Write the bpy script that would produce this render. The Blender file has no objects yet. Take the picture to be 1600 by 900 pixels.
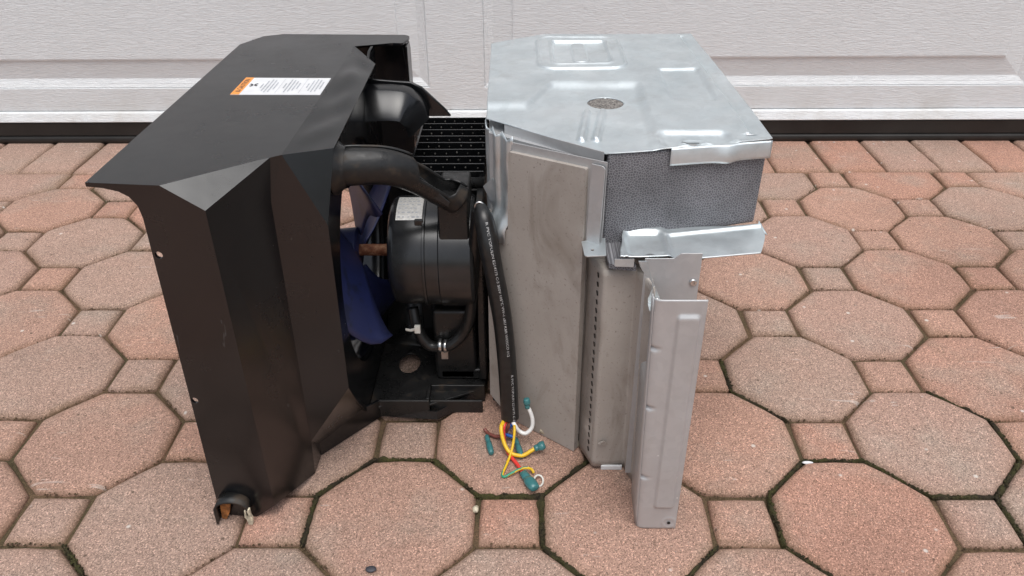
import bpy, bmesh, math, random
from mathutils import Vector, Matrix, noise
from mathutils.geometry import tessellate_polygon
R = math.radians
random.seed(7)
scene = bpy.context.scene
col = scene.collection

# ------------------------------------------------------------------ camera
cam_d = bpy.data.cameras.new("camera")
cam = bpy.data.objects.new("camera", cam_d)
col.objects.link(cam)
cam_d.sensor_width = 36.0
cam_d.lens = 1245.58 / 1600 * 36
cam_d.clip_start = 0.02
cam_d.clip_end = 200
pitch, yaw, roll = 0.55886877, -0.0157029761, -0.00881785
cy, sy, cp, sp = math.cos(yaw), math.sin(yaw), math.cos(pitch), math.sin(pitch)
fwd = Vector((sy * cp, cy * cp, -sp)); right = Vector((cy, -sy, 0)); up = right.cross(fwd)
cr, sr = math.cos(roll), math.sin(roll)
r2 = right * cr + up * sr; u2 = -right * sr + up * cr
m = Matrix((r2, u2, -fwd)).transposed().to_4x4()
m.translation = Vector((0, 0, 0.79983))
cam.matrix_world = m
scene.camera = cam

# ------------------------------------------------------------------ light
SUN_EL, SUN_AZ = R(71), R(165)          # azimuth clockwise from +Y: high, behind the camera
w = bpy.data.worlds.new("World"); scene.world = w; w.use_nodes = True
nt = w.node_tree; nt.nodes.clear()
sky = nt.nodes.new("ShaderNodeTexSky"); sky.sky_type = 'NISHITA'; sky.sun_disc = False
sky.sun_elevation = SUN_EL; sky.sun_rotation = SUN_AZ
sky.air_density = 1.0; sky.dust_density = 4.0; sky.ozone_density = 1.0
hsv = nt.nodes.new("ShaderNodeHueSaturation"); hsv.inputs["Saturation"].default_value = 0.45
bg = nt.nodes.new("ShaderNodeBackground"); bg.inputs["Strength"].default_value = 0.13
wo = nt.nodes.new("ShaderNodeOutputWorld")
nt.links.new(sky.outputs[0], hsv.inputs["Color"]); nt.links.new(hsv.outputs[0], bg.inputs["Color"]); nt.links.new(bg.outputs[0], wo.inputs["Surface"])
sd = bpy.data.lights.new("sun", 'SUN'); sd.energy = 1.5; sd.angle = R(46); sd.color = (1.0, 0.99, 0.97)
sun = bpy.data.objects.new("sun", sd); col.objects.link(sun)
sdir = Vector((math.sin(SUN_AZ) * math.cos(SUN_EL), math.cos(SUN_AZ) * math.cos(SUN_EL), math.sin(SUN_EL)))
sun.rotation_euler = sdir.to_track_quat('Z', 'Y').to_euler()
scene.view_settings.view_transform = 'Standard'
scene.view_settings.look = 'None'
scene.view_settings.gamma = 1
scene.view_settings.exposure = 0.2

# ------------------------------------------------------------------ materials
class N:
    def __init__(s, name):
        s.m = bpy.data.materials.new(name); s.m.use_nodes = True
        s.t = s.m.node_tree; s.b = s.t.nodes["Principled BSDF"]
    def n(s, typ, **kw):
        x = s.t.nodes.new(typ)
        for k, v in kw.items():
            if k.startswith("i_"):
                x.inputs[k[2:].replace("_", " ")].default_value = v
            else: setattr(x, k, v)
        return x
    def l(s, a, b): s.t.links.new(a, b)
    def ramp(s, src, stops, interp='LINEAR'):
        x = s.n("ShaderNodeValToRGB"); e = x.color_ramp.elements; x.color_ramp.interpolation = interp
        while len(e) < len(stops): e.new(0.5)
        for k, (p, c) in enumerate(stops):
            e[k].position = p; e[k].color = (*c, 1) if isinstance(c, tuple) else (c, c, c, 1)
        s.l(src, x.inputs[0]); return x.outputs[0]
    def mix(s, fac, a, b, mode='MIX'):
        x = s.n("ShaderNodeMix", data_type='RGBA', blend_type=mode)
        for sock, v in ((x.inputs[0], fac), (x.inputs[6], a), (x.inputs[7], b)):
            if isinstance(v, bpy.types.NodeSocket): s.l(v, sock)
            elif isinstance(v, tuple): sock.default_value = (*v, 1)
            else: sock.default_value = v
        return x.outputs[2]
    def noise(s, scale, detail=3, rough=.55, vec=None, dist=0):
        x = s.n("ShaderNodeTexNoise"); x.inputs["Scale"].default_value = scale; x.inputs["Detail"].default_value = detail
        x.inputs["Roughness"].default_value = rough; x.inputs["Distortion"].default_value = dist
        s.l(vec or s.pos(), x.inputs["Vector"]); return x.outputs[0]
    def voro(s, scale, feature='F1', out=0, vec=None):
        x = s.n("ShaderNodeTexVoronoi", feature=feature); x.inputs["Scale"].default_value = scale
        s.l(vec or s.pos(), x.inputs["Vector"]); return x.outputs[out]
    def pos(s):
        if not hasattr(s, "_p"): s._p = s.n("ShaderNodeNewGeometry").outputs["Position"]
        return s._p
    def mapped(s, sc, loc=(0, 0, 0)):
        x = s.n("ShaderNodeMapping"); x.inputs["Scale"].default_value = sc; x.inputs["Location"].default_value = loc
        s.l(s.pos(), x.inputs["Vector"]); return x.outputs[0]
    def bump(s, h, strength, dist, prev=None):
        x = s.n("ShaderNodeBump"); x.inputs["Strength"].default_value = strength; x.inputs["Distance"].default_value = dist
        s.l(h, x.inputs["Height"])
        if prev: s.l(prev, x.inputs["Normal"])
        s.l(x.outputs[0], s.b.inputs["Normal"]); return x.outputs[0]
    def base(s, v):
        if isinstance(v, tuple): s.b.inputs["Base Color"].default_value = (*v, 1)
        else: s.l(v, s.b.inputs["Base Color"])
    def rough(s, v):
        if isinstance(v, (int, float)): s.b.inputs["Roughness"].default_value = v
        else: s.l(v, s.b.inputs["Roughness"])
    def set(s, **kw):
        for k, v in kw.items(): s.b.inputs[k.replace("_", " ")].default_value = v

def simple(name, c, rough=.5, metal=0.0, spec=.5, var=0.12, scale=60):
    n = N(name)
    f = n.noise(scale, 4)
    n.base(n.mix(1.0, c, n.ramp(f, [(.3, 1 - var * 1.5), (.7, 1 + var)]), 'MULTIPLY'))
    n.rough(rough); n.set(Metallic=metal, Specular_IOR_Level=spec)
    return n.m

def m_paver():
    n = N("concrete_paver")
    oi = n.n("ShaderNodeObjectInfo").outputs["Random"]
    tint = n.ramp(oi, [(0, (.40, .245, .185)), (.22, (.425, .25, .185)), (.4, (.385, .25, .197)), (.55, (.405, .230, .170)), (.66, (.378, .258, .204)), (.76, (.42, .228, .165)), (.86, (.372, .256, .203)), (1, (.39, .25, .195))], 'CONSTANT')
    big = n.noise(5.5, 4, .6)
    c = n.mix(n.ramp(big, [(.5, 0.0), (.74, .75)]), tint, (.335, .285, .235))
    c = n.mix(n.ramp(n.noise(17, 3), [(.35, .0), (.75, .35)]), c, (.43, .26, .2))
    c = n.mix(1.0, c, n.ramp(n.noise(2.6, 4, .6), [(.3, .80), (.5, 1.0), (.7, 1.06)]), 'MULTIPLY')
    c = n.mix(n.ramp(n.noise(8, 5, .7, n.mapped((1, 1, 1), (5, 9, 0))), [(.60, 0.0), (.72, .35)]), c, (.21, .15, .10))
    c = n.mix(.07, c, (.285, .255, .235))
    # grains
    gv = n.n("ShaderNodeTexVoronoi"); gv.inputs["Scale"].default_value = 760; n.l(n.pos(), gv.inputs["Vector"])
    bw = n.n("ShaderNodeRGBToBW"); n.l(gv.outputs["Color"], bw.inputs[0])
    g = n.ramp(bw.outputs[0], [(0.12, .45), (.3, .8), (.55, 1.0), (.76, 1.22), (.88, 1.9)])
    c = n.mix(1.0, c, g, 'MULTIPLY')
    sp = n.voro(150, out=0)
    c = n.mix(n.ramp(sp, [(.0, .55), (.16, 0.0)]), c, (.62, .54, .48))
    ed = n.n("ShaderNodeAttribute", attribute_name="edge")
    em = n.n("ShaderNodeMath", operation='MULTIPLY'); n.l(ed.outputs["Fac"], em.inputs[0])
    n.l(n.ramp(n.noise(11, 4), [(.3, .1), (.7, .75)]), em.inputs[1])
    c = n.mix(em.outputs[0], c, (.19, .115, .06))
    # pale scratches
    sc = n.noise(1, 2, .5, n.mapped((9, 60, 1)), 1.5)
    c = n.mix(n.ramp(sc, [(.71, 0.0), (.745, .38)]), c, (.6, .56, .52))
    c = n.mix(n.ramp(n.voro(23, vec=n.mapped((1, 1, 1), (2, 3, 0))), [(.035, .8), (.07, .0)]), c, (.09, .06, .045))
    c = n.mix(n.ramp(n.voro(19, vec=n.mapped((1, 1, 1), (7, 1, 0))), [(.04, .75), (.075, .0)]), c, (.66, .62, .57))
    n.base(c); n.rough(.92); n.set(Specular_IOR_Level=.25)
    h = n.mix(.45, bw.outputs[0], n.noise(300, 3))
    n.bump(h, .55, .0022)
    return n.m

def m_sand():
    n = N("joint_sand")
    c = n.mix(n.ramp(n.noise(9, 3), [(.4, 0.0), (.65, 1.0)]), (.135, .085, .048), (.075, .058, .028))
    c = n.mix(1.0, c, n.ramp(n.noise(500, 3), [(.3, .5), (.7, 1.5)]), 'MULTIPLY')
    n.base(c); n.rough(1); n.bump(n.noise(420, 4), .8, .004); return n.m

def m_moss():
    n = N("moss")
    c = n.mix(n.ramp(n.noise(35, 3), [(.38, 0.0), (.62, 1.0)]), (.03, .022, .011), (.055, .052, .014))
    c = n.mix(1.0, c, n.ramp(n.noise(700, 3), [(.3, .5), (.7, 1.6)]), 'MULTIPLY')
    n.base(c); n.rough(1); n.bump(n.noise(600, 4), 1, .003); return n.m

def m_door():
    n = N("door_paint")
    v = n.mapped((30, 30, 240))
    g = n.noise(1, 5, .6, v, 2.2)
    g2 = n.noise(1, 3, .5, n.mapped((45, 45, 330), (3, 0, 7)), 1.0)
    c = n.mix(n.ramp(n.noise(3, 4), [(.35, 0.0), (.75, .35)]), (.79, .82, .835), (.74, .755, .755))
    c = n.mix(n.ramp(n.voro(16), [(.0, .8), (.022, .0)]), c, (.22, .17, .12))
    sx = n.n('ShaderNodeSeparateXYZ'); n.l(n.pos(), sx.inputs[0])
    gm = n.mix(1.0, n.ramp(sx.outputs[2], [(.055, .55), (.16, 0.0)]), n.ramp(n.noise(9, 5, .7), [(.42, 0.0), (.7, 1.0)]), 'MULTIPLY')
    c = n.mix(gm, c, (.50, .46, .40))
    n.base(c); n.rough(.5)
    hh = n.mix(.35, n.ramp(g, [(.35, 0.0), (.62, 1.0)]), g2)
    n.bump(hh, .8, .0014); return n.m

def m_plastic():
    n = N("black_plastic")
    f = n.noise(7, 4, .6)
    c = n.mix(n.ramp(f, [(.35, 0.0), (.75, 1.0)]), (.0040, .0044, .0052), (.0085, .009, .0100))
    d = n.voro(42)
    c = n.mix(n.ramp(d, [(.0, .5), (.03, 0.0)]), c, (.3, .29, .27))
    c = n.mix(n.ramp(n.noise(60, 6, .8), [(.66, 0.0), (.74, .12)]), c, (.2, .18, .15))
    sc = n.noise(1, 2, .5, n.mapped((70, 18, 18)), 1.8)
    c = n.mix(n.ramp(sc, [(.75, 0.0), (.78, .16)]), c, (.25, .25, .25))
    n.base(c); n.rough(n.ramp(n.noise(11, 5, .65), [(.3, .17), (.7, .30)])); n.set(IOR=1.6)
    n.bump(n.noise(16, 2), .04, .01)
    return n.m

def m_plastic_dirty():
    n = N("dirty_black_plastic")
    f = n.noise(26, 5, .65)
    c = n.mix(n.ramp(f, [(.56, 0.0), (.7, .55)]), (.012, .012, .012), (.075, .05, .03))
    n.base(c); n.rough(n.ramp(f, [(.4, .24), (.7, .7)])); n.set(Specular_IOR_Level=.5)
    n.bump(n.noise(90, 3), .12, .003); return n.m

def m_galv(name, a, b, rough, metal, streak=.55):
    n = N(name)
    f = n.noise(9, 5, .6, None, .4)
    c = n.mix(n.ramp(f, [(.3, 0.0), (.7, 1.0)]), a, b)
    sp = n.voro(34, vec=n.mapped((1, 1.8, 1)))
    c = n.mix(n.ramp(sp, [(.0, .9), (.05, .0)]), c, (.92, .93, .92))
    n2 = n.noise(75, 5, .75, None, .6)
    c = n.mix(n.ramp(n2, [(.70, 0.0), (.75, streak)]), c, (.92, .93, .92))
    dk = n.noise(14, 5, .7, n.mapped((1, 1, 1), (4, 2, 1)))
    c = n.mix(n.ramp(dk, [(.57, 0.0), (.75, .28)]), c, (.30, .29, .26))
    n.base(c); n.set(Metallic=metal)
    n.rough(n.ramp(n.noise(24, 4), [(.3, rough - .07), (.7, rough + .1)]))
    sg = n.n("ShaderNodeTexVoronoi"); sg.inputs["Scale"].default_value = 110; n.l(n.pos(), sg.inputs["Vector"])
    sb = n.n("ShaderNodeRGBToBW"); n.l(sg.outputs["Color"], sb.inputs[0])
    n.base(n.mix(1.0, c, n.ramp(sb.outputs[0], [(.2, .972), (.8, 1.024)]), 'MULTIPLY'))
    n.bump(n.noise(38, 4), .10, .006); return n.m

def m_insul():
    n = N("grey_insulation_skin")
    f = n.noise(10, 5, .6)
    c = n.mix(n.ramp(f, [(.3, 0.0), (.7, 1.0)]), (.36, .325, .290), (.43, .395, .36))
    st = n.noise(1, 4, .6, n.mapped((15, 15, 7)), .9)
    c = n.mix(n.ramp(st, [(.53, 0.0), (.70, .5)]), c, (.20, .165, .13))
    sp = n.noise(260, 4, .7)
    c = n.mix(n.ramp(sp, [(.60, 0.0), (.70, .6)]), c, (.12, .10, .085))
    c = n.mix(n.ramp(n.voro(62, vec=n.mapped((1, 1, .7), (3, 0, 1))), [(.02, .55), (.055, .0)]), c, (.10, .085, .07))
    n.base(c); n.rough(.72); n.set(Specular_IOR_Level=.3)
    h = n.noise(420, 3)
    n.bump(h, .25, .0012); return n.m

def m_foam():
    n = N("bead_foam")
    mp = n.n("ShaderNodeMapping"); mp.inputs["Rotation"].default_value = (R(-90), 0, 0); n.l(n.pos(), mp.inputs["Vector"])
    vx = n.n("ShaderNodeTexVoronoi", feature='DISTANCE_TO_EDGE', voronoi_dimensions='2D'); vx.inputs["Scale"].default_value = 320; n.l(mp.outputs[0], vx.inputs["Vector"])
    e = vx.outputs[0]
    c = n.mix(n.ramp(e, [(.0, 1.0), (.15, .0)]), (.11, .11, .12), (.32, .32, .34))
    c = n.mix(1.0, c, n.ramp(n.noise(14, 3), [(.3, .8), (.7, 1.25)]), 'MULTIPLY')
    n.base(c); n.rough(.7)
    n.bump(n.ramp(e, [(0, 0.0), (.25, 1.0)]), .4, .0015); return n.m

def m_rust():
    n = N("rusty_steel")
    f = n.noise(110, 5, .7)
    n.base(n.ramp(f, [(.3, (.06, .022, .012)), (.5, (.17, .06, .028)), (.7, (.34, .2, .12))])); n.rough(.75); n.set(Metallic=.25); n.bump(f, .4, .001); return n.m

def m_blue():
    n = N("blue_fan_plastic")
    f = n.noise(24, 5, .65)
    c = n.mix(n.ramp(f, [(.55, 0.0), (.62, .8)]), (.011, .017, .074), (.007, .010, .030))
    c = n.mix(n.ramp(n.noise(9, 3), [(.4, 0.0), (.8, .3)]), c, (.05, .055, .09))
    n.base(c); n.rough(.5); return n.m

PAVER, SAND, MOSS, DOOR, PLAST, DIRTY = m_paver(), m_sand(), m_moss(), m_door(), m_plastic(), m_plastic_dirty()
GALV = m_galv("galvanised_steel", (.60, .665, .69), (.73, .775, .79), .44, .8)
GALV2 = m_galv("dull_galvanised_steel", (.485, .49, .495), (.545, .55, .555), .45, .4, .25)
INSUL, FOAM, RUST, BLUE = m_insul(), m_foam(), m_rust(), m_blue()
RUBBER = simple("black_rubber", (.016, .015, .014), .45, var=.3, scale=12)
SHEATH = simple("cable_sheath", (.014, .014, .014), .33, var=.3, scale=120)
MOTOR = simple("motor_black_paint", (.016, .017, .018), .26, spec=.7, var=.35, scale=22)
WHITE = simple("white_print", (.72, .73, .74), .5, var=.04)
PRINT = simple("worn_white_print", (.5, .5, .5), .5, var=.3, scale=500)
ORANGE = simple("orange_print", (.86, .33, .07), .5, var=.04)
INK = simple("dark_ink", (.05, .05, .06), .6)
GREYINK = simple("grey_ink", (.40, .42, .46), .6)
SILVER = simple("brushed_metal_label", (.62, .61, .58), .42, metal=.5, var=.15, scale=300)
CREAM = simple("aged_white_plastic", (.62, .56, .42), .55, var=.35, scale=160)
IVORY = simple("ivory_nylon", (.7, .68, .62), .4)
STEEL = simple("bright_steel", (.7, .7, .69), .28, metal=1.0)
TEAL = N("teal_vinyl"); TEAL.base((.075, .27, .28)); TEAL.rough(.2); TEAL.set(Transmission_Weight=.35); TEAL = TEAL.m
WY = simple("yellow_insulation", (.80, .50, .02), .35, var=.04)
WW = simple("white_insulation", (.82, .82, .80), .35, var=.03)
WB = simple("brown_insulation", (.20, .065, .05), .4, var=.06)
WBL = simple("blue_insulation", (.012, .12, .48), .35, var=.05)
WR = simple("red_insulation", (.72, .055, .045), .35, var=.04)
WG = simple("green_insulation", (.03, .30, .17), .35, var=.05)
SPECK = simple("speckled_foam", (.20, .185, .17), .85, var=.75, scale=420)
DUSTY = simple("dusty_grey_plastic", (.085, .08, .072), .8, var=.6, scale=300)
ORUST = simple("orange_rust", (.34, .13, .035), .85, var=.5, scale=180)
DARK = simple("near_black_matte", (.02, .017, .015), .9)  # near-black; for slot and perforations it paints in the shade of an opening

# ------------------------------------------------------------------ helpers
def link(o, parent=None):
    col.objects.link(o)
    if parent:
        o.parent = parent
        o.matrix_parent_inverse = Matrix.Translation(-parent.location) if parent.parent is None else Matrix.Translation(-(parent.parent.location if parent.type == 'EMPTY' else Vector()))
    return o
def root_loc(p):
    while p.parent: p = p.parent
    return p.location
def obj(name, V, F, mat, parent=None, smooth=False, bevel=0, solid=0, soff=-1, segs=2, angle=35):
    me = bpy.data.meshes.new(name)
    me.from_pydata([tuple(v) for v in V], [], F); me.update()
    if isinstance(mat, (list, tuple)):
        for x in mat: me.materials.append(x)
    else: me.materials.append(mat)
    if smooth: me.polygons.foreach_set("use_smooth", [True] * len(me.polygons))
    o = bpy.data.objects.new(name, me); col.objects.link(o)
    if parent:
        o.parent = parent
        base = root_loc(parent)
        if parent.parent is None and parent.type == 'EMPTY':
            o.matrix_parent_inverse = Matrix.Translation(-base)
        else:                       # parent part's own matrix_world is identity in this scene
            o.matrix_parent_inverse = Matrix.Identity(4)
    if solid:
        s = o.modifiers.new("solid", 'SOLIDIFY'); s.thickness = solid; s.offset = soff
    if bevel:
        b = o.modifiers.new("bevel", 'BEVEL'); b.width = bevel; b.segments = segs; b.limit_method = 'ANGLE'; b.angle_limit = R(angle); b.harden_normals = True
        me.polygons.foreach_set("use_smooth", [True] * len(me.polygons))
    return o
def thing(name, label, cat, loc):
    o = bpy.data.objects.new(name, None); col.objects.link(o); o.location = loc
    o["label"] = label; o["category"] = cat; o.empty_display_size = .05
    return o
def tag(o, label, cat, group=None):
    o["label"] = label; o["category"] = cat
    if group: o["group"] = group
    return o
class MB:
    def __init__(s): s.V = []; s.F = []
    def add(s, V, F):
        k = len(s.V); s.V += [Vector(v) for v in V]; s.F += [tuple(i + k for i in f) for f in F]; return s
    def box(s, a, b):
        (x0, y0, z0), (x1, y1, z1) = a, b
        return s.add([(x0, y0, z0), (x1, y0, z0), (x1, y1, z0), (x0, y1, z0), (x0, y0, z1), (x1, y0, z1), (x1, y1, z1), (x0, y1, z1)],
                     [(3, 2, 1, 0), (4, 5, 6, 7), (0, 1, 5, 4), (1, 2, 6, 5), (2, 3, 7, 6), (3, 0, 4, 7)])
    def tube(s, pts, r, n=12, cap=True, sy=1.0):
        pts = [Vector(p) for p in pts]; k = len(pts)
        rs = r if isinstance(r, (list, tuple)) else [r] * k
        rings = []; Nn = None
        for i in range(k):
            t = (pts[min(i + 1, k - 1)] - pts[max(i - 1, 0)]).normalized()
            if Nn is None:
                a = Vector((0, 0, 1)) if abs(t.z) < .9 else Vector((0, 1, 0))
                Nn = (a - t * a.dot(t)).normalized()
            else: Nn = (Nn - t * Nn.dot(t)).normalized()
            B = t.cross(Nn)
            rings.append([pts[i] + (Nn * math.cos(2 * math.pi * j / n) + B * math.sin(2 * math.pi * j / n) * sy) * rs[i] for j in range(n)])
        V = [v for rg in rings for v in rg]
        F = [(i * n + j, i * n + (j + 1) % n, (i + 1) * n + (j + 1) % n, (i + 1) * n + j) for i in range(k - 1) for j in range(n)]
        if cap: F += [tuple(range(n))[::-1], tuple((k - 1) * n + j for j in range(n))]
        return s.add(V, F)
    def lathe(s, prof, O, axis='x', n=40, a0=0, a1=360, cap=False):
        # prof: (along, radius); axis x; angle from -y (front) towards +z
        full = abs(a1 - a0) >= 360; m_ = n if full else n + 1
        V = []
        for (h, r) in prof:
            for j in range(m_):
                a = R(a0 + (a1 - a0) * j / n)
                if axis == 'x': V.append((O[0] + h, O[1] - r * math.cos(a), O[2] + r * math.sin(a)))
                elif axis == 'z': V.append((O[0] + r * math.cos(a), O[1] + r * math.sin(a), O[2] + h))
                else: V.append((O[0] + r * math.cos(a), O[1] + h, O[2] + r * math.sin(a)))
        F = []
        for i in range(len(prof) - 1):
            for j in range(n):
                j2 = (j + 1) % m_
                F.append((i * m_ + j, i * m_ + j2, (i + 1) * m_ + j2, (i + 1) * m_ + j))
        return s.add(V, F)
    def build(s, name, mat, parent=None, **kw): return obj(name, s.V, s.F, mat, parent, **kw)

def spline(pts, n=10):
    pts = [Vector(p) for p in pts]; out = []
    for i in range(len(pts) - 1):
        p0, p1, p2, p3 = pts[max(i - 1, 0)], pts[i], pts[i + 1], pts[min(i + 2, len(pts) - 1)]
        for k in range(n):
            t = k / n
            out.append(.5 * ((2 * p1) + (p2 - p0) * t + (2 * p0 - 5 * p1 + 4 * p2 - p3) * t * t + (3 * p1 - p0 - 3 * p2 + p3) * t ** 3))
    out.append(pts[-1]); return out
def rpoly(pts, n=6):
    """(x,y[,r]) corner list -> rounded polygon"""
    out = []; k = len(pts)
    for i in range(k):
        p = Vector(pts[i][:2]); r = pts[i][2] if len(pts[i]) > 2 else 0
        if r <= 0: out.append(p); continue
        a = (Vector(pts[i - 1][:2]) - p); b = (Vector(pts[(i + 1) % k][:2]) - p)
        la, lb = a.length, b.length; a.normalize(); b.normalize()
        ang = a.angle(b); d = min(r / math.tan(ang / 2), la * .49, lb * .49); rr = d * math.tan(ang / 2)
        c = p + (a + b).normalized() * (rr / math.sin(ang / 2))
        s0 = p + a * d - c; s1 = p + b * d - c
        a0 = math.atan2(s0.y, s0.x); da = (math.atan2(s1.y, s1.x) - a0 + math.pi) % (2 * math.pi) - math.pi
        for q in range(n + 1):
            t = a0 + da * q / n; out.append(c + Vector((math.cos(t), math.sin(t))) * rr)
    return out
def circ(x, y, rx, ry=None, n=20): return [Vector((x + rx * math.cos(2 * math.pi * k / n), y + (ry or rx) * math.sin(2 * math.pi * k / n))) for k in range(n)]
def sheet_geo(outer, holes, O, U, V, th):
    """flat plate: front face at O+uU+vV, thickness th away along -(UxV)"""
    O, U, V = Vector(O), Vector(U).normalized(), Vector(V).normalized(); Nn = U.cross(V)
    loops = [list(outer)] + [list(h) for h in holes]
    tri = tessellate_polygon([[Vector((p[0], p[1], 0)) for p in lp] for lp in loops])
    flat = [p for lp in loops for p in lp]; k = len(flat)
    W = [O + U * p[0] + V * p[1] for p in flat]
    VV = W + [v - Nn * th for v in W]; F = []
    for t in tri:
        a, b, c = (Vector(flat[i]) for i in t)
        t = tuple(t) if (b - a).cross(c - a) > 0 else tuple(t)[::-1]
        F.append(t); F.append(tuple(i + k for i in t[::-1]))
    s = 0
    for li, lp in enumerate(loops):
        n_ = len(lp); area = sum(lp[i - 1][0] * lp[i][1] - lp[i][0] * lp[i - 1][1] for i in range(n_))
        ccw = area > 0
        if li > 0: ccw = not ccw
        for i in range(n_):
            a, b = s + i, s + (i + 1) % n_
            F.append((b, a, a + k, b + k) if ccw else (a, b, b + k, a + k))
        s += n_
    return VV, F
def sheet(name, outer, O, U, V, th, mat, parent=None, holes=(), **kw):
    a, b = sheet_geo(outer, holes, O, U, V, th)
    return obj(name, a, b, mat, parent, **kw)
def bm_merge(o, d=1e-5):
    b = bmesh.new(); b.from_mesh(o.data); bmesh.ops.remove_doubles(b, verts=b.verts, dist=d); bmesh.ops.recalc_face_normals(b, faces=b.faces); b.to_mesh(o.data); b.free()
X, Y, Z = Vector((1, 0, 0)), Vector((0, 1, 0)), Vector((0, 0, 1))
def sst(a, b, x):
    t = max(0, min(1, (x - a) / (b - a))); return t * t * (3 - 2 * t)
def rrect(x, y, x0, y0, x1, y1, r):
    cx_, cy_ = (x0 + x1) / 2, (y0 + y1) / 2
    dx, dy = abs(x - cx_) - (x1 - x0) / 2 + r, abs(y - cy_) - (y1 - y0) / 2 + r
    return math.hypot(max(dx, 0), max(dy, 0)) + min(max(dx, dy), 0) - r
def seg(x, y, a, b):
    p = Vector((x, y)); a = Vector(a); b = Vector(b); t = max(0, min(1, (p - a).dot(b - a) / (b - a).length_squared)); return (p - a - (b - a) * t).length
def text_geo(s, size):
    cu = bpy.data.curves.new("t", 'FONT'); cu.body = s; cu.size = size; cu.resolution_u = 2
    o = bpy.data.objects.new("t", cu); col.objects.link(o)
    bpy.context.view_layer.update()
    me = bpy.data.meshes.new_from_object(o.evaluated_get(bpy.context.evaluated_depsgraph_get()))
    V = [v.co.copy() for v in me.vertices]; F = [tuple(p.vertices) for p in me.polygons]
    bpy.data.objects.remove(o); bpy.data.curves.remove(cu); bpy.data.meshes.remove(me)
    return V, F

# ------------------------------------------------------------------ ground and paving
P_, HS, OX, OY = .1514, .04213, -.01692, .7178
g = obj("ground", [(-30, -30, -.0105), (30, -30, -.0105), (30, 30, -.0105), (-30, 30, -.0105)], [(0, 1, 2, 3)], SAND); g["kind"] = "structure"
paving = bpy.data.objects.new("paving", None); col.objects.link(paving); paving["kind"] = "structure"; paving["label"] = "patio of pinkish octagon and square concrete pavers before the garage door"
def paver_mesh(name, poly, rng):
    pts = []
    for i, p in enumerate(poly):
        a, b = Vector(p), Vector(poly[(i + 1) % len(poly)])
        k = max(2, int((b - a).length / .03))
        nrm = Vector(((b - a).y, -(b - a).x)).normalized()
        for j in range(k):
            q = a.lerp(b, j / k)
            if j == 0:
                q -= q.normalized() * rng.uniform(.0008, .003)
            else: q += nrm * rng.uniform(-.0009, .0007)
            pts.append(q)
    area2 = 0; c = Vector((0, 0))
    for p in pts: c += p
    c /= len(pts)
    apo = min((p - c).length for p in pts)
    rings = [(0, -.028, 1), (0.0002, -.0085, 1), (.0010, -.0060, .9), (.0034, -.0030, .6), (.0066, -.0008, .4), (.0088, -.0001, .2), (.019, 0, 0)]
    V = []; F = []; E = []
    n_ = len(pts)
    for d, z, e in rings:
        f = 1 - d / apo
        for p in pts:
            q = c + (p - c) * f
            V.append((q.x, q.y, z + (rng.uniform(-.0005, .0003) if 0 < d < .01 else 0))); E.append(e)
    for k in range(len(rings) - 1):
        for i in range(n_): F.append((k * n_ + i, k * n_ + (i + 1) % n_, (k + 1) * n_ + (i + 1) % n_, (k + 1) * n_ + i))
    V.append((c.x, c.y, 0)); E.append(0); ci = len(V) - 1; k0 = (len(rings) - 1) * n_
    for i in range(n_): F.append((k0 + i, k0 + (i + 1) % n_, ci))
    me = bpy.data.meshes.new(name); me.from_pydata(V, [], F); me.update()
    me.polygons.foreach_set("use_smooth", [True] * len(F))
    at = me.attributes.new("edge", 'FLOAT', 'POINT'); at.data.foreach_set("value", E)
    me.materials.append(PAVER); return me
rng = random.Random(3)
gp = .0018
a_, b_ = HS - gp * .41, P_ - HS - gp
octo = [(a_, -b_), (b_, -a_), (b_, a_), (a_, b_), (-a_, b_), (-b_, a_), (-b_, -a_), (-a_, -b_)]
cut = [(a_, -b_), (b_, -a_), (b_, HS - gp), (-b_, HS - gp), (-b_, -a_), (-a_, -b_)]
sq = [(HS - gp, -HS + gp), (HS - gp, HS - gp), (-HS + gp, HS - gp), (-HS + gp, -HS + gp)]
OCT = [paver_mesh("octagon_paver", octo, rng) for _ in range(9)]
SQ = [paver_mesh("square_paver", sq, rng) for _ in range(7)]
CUT = [paver_mesh("half_octagon_paver", cut, rng) for _ in range(4)]
YB = OY + 7 * P_ + HS
RW, RL = .1350, 2.045 - YB
rect = [(RW / 2 - gp, -RL / 2 + gp), (RW / 2 - gp, RL / 2 - gp), (-RW / 2 + gp, RL / 2 - gp), (-RW / 2 + gp, -RL / 2 + gp)]
REC = [paver_mesh("border_paver", rect, rng) for _ in range(4)]
FAR = MB(); far_e = []
def lay(name, me, x, y, turn=0):
    o = bpy.data.objects.new(name, me); col.objects.link(o); o.parent = paving
    o.location = (x + rng.uniform(-.0015, .0015), y + rng.uniform(-.0015, .0015), rng.uniform(-.0022, .0006))
    o.rotation_euler = (rng.uniform(-.006, .006), rng.uniform(-.006, .006), turn + rng.uniform(-.008, .008))
for j in range(-14, 8):
    for i in range(-12, 13):
        x, y = OX + i * P_, OY + j * P_
        odd = (i + j) % 2
        if j >= -3:
            if odd and j == 7: lay("half_octagon_paver", rng.choice(CUT), x, y)
            elif odd: lay("octagon_paver", rng.choice(OCT), x, y, rng.randrange(4) * math.pi / 2)
            else: lay("square_paver", rng.choice(SQ), x, y, rng.randrange(4) * math.pi / 2)
        else:
            pl = octo if odd else sq
            V, F = sheet_geo([Vector(p) for p in pl], (), (x, y, -.001), X, Y, .02); FAR.add(V, F)
fo = FAR.build("paver_field", PAVER, paving); fo["kind"] = "stuff"
for k in range(-14, 16): lay("border_paver", rng.choice(REC), .8300 + (k - 7) * RW + RW * 0, YB + RL / 2 + .002)

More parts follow.
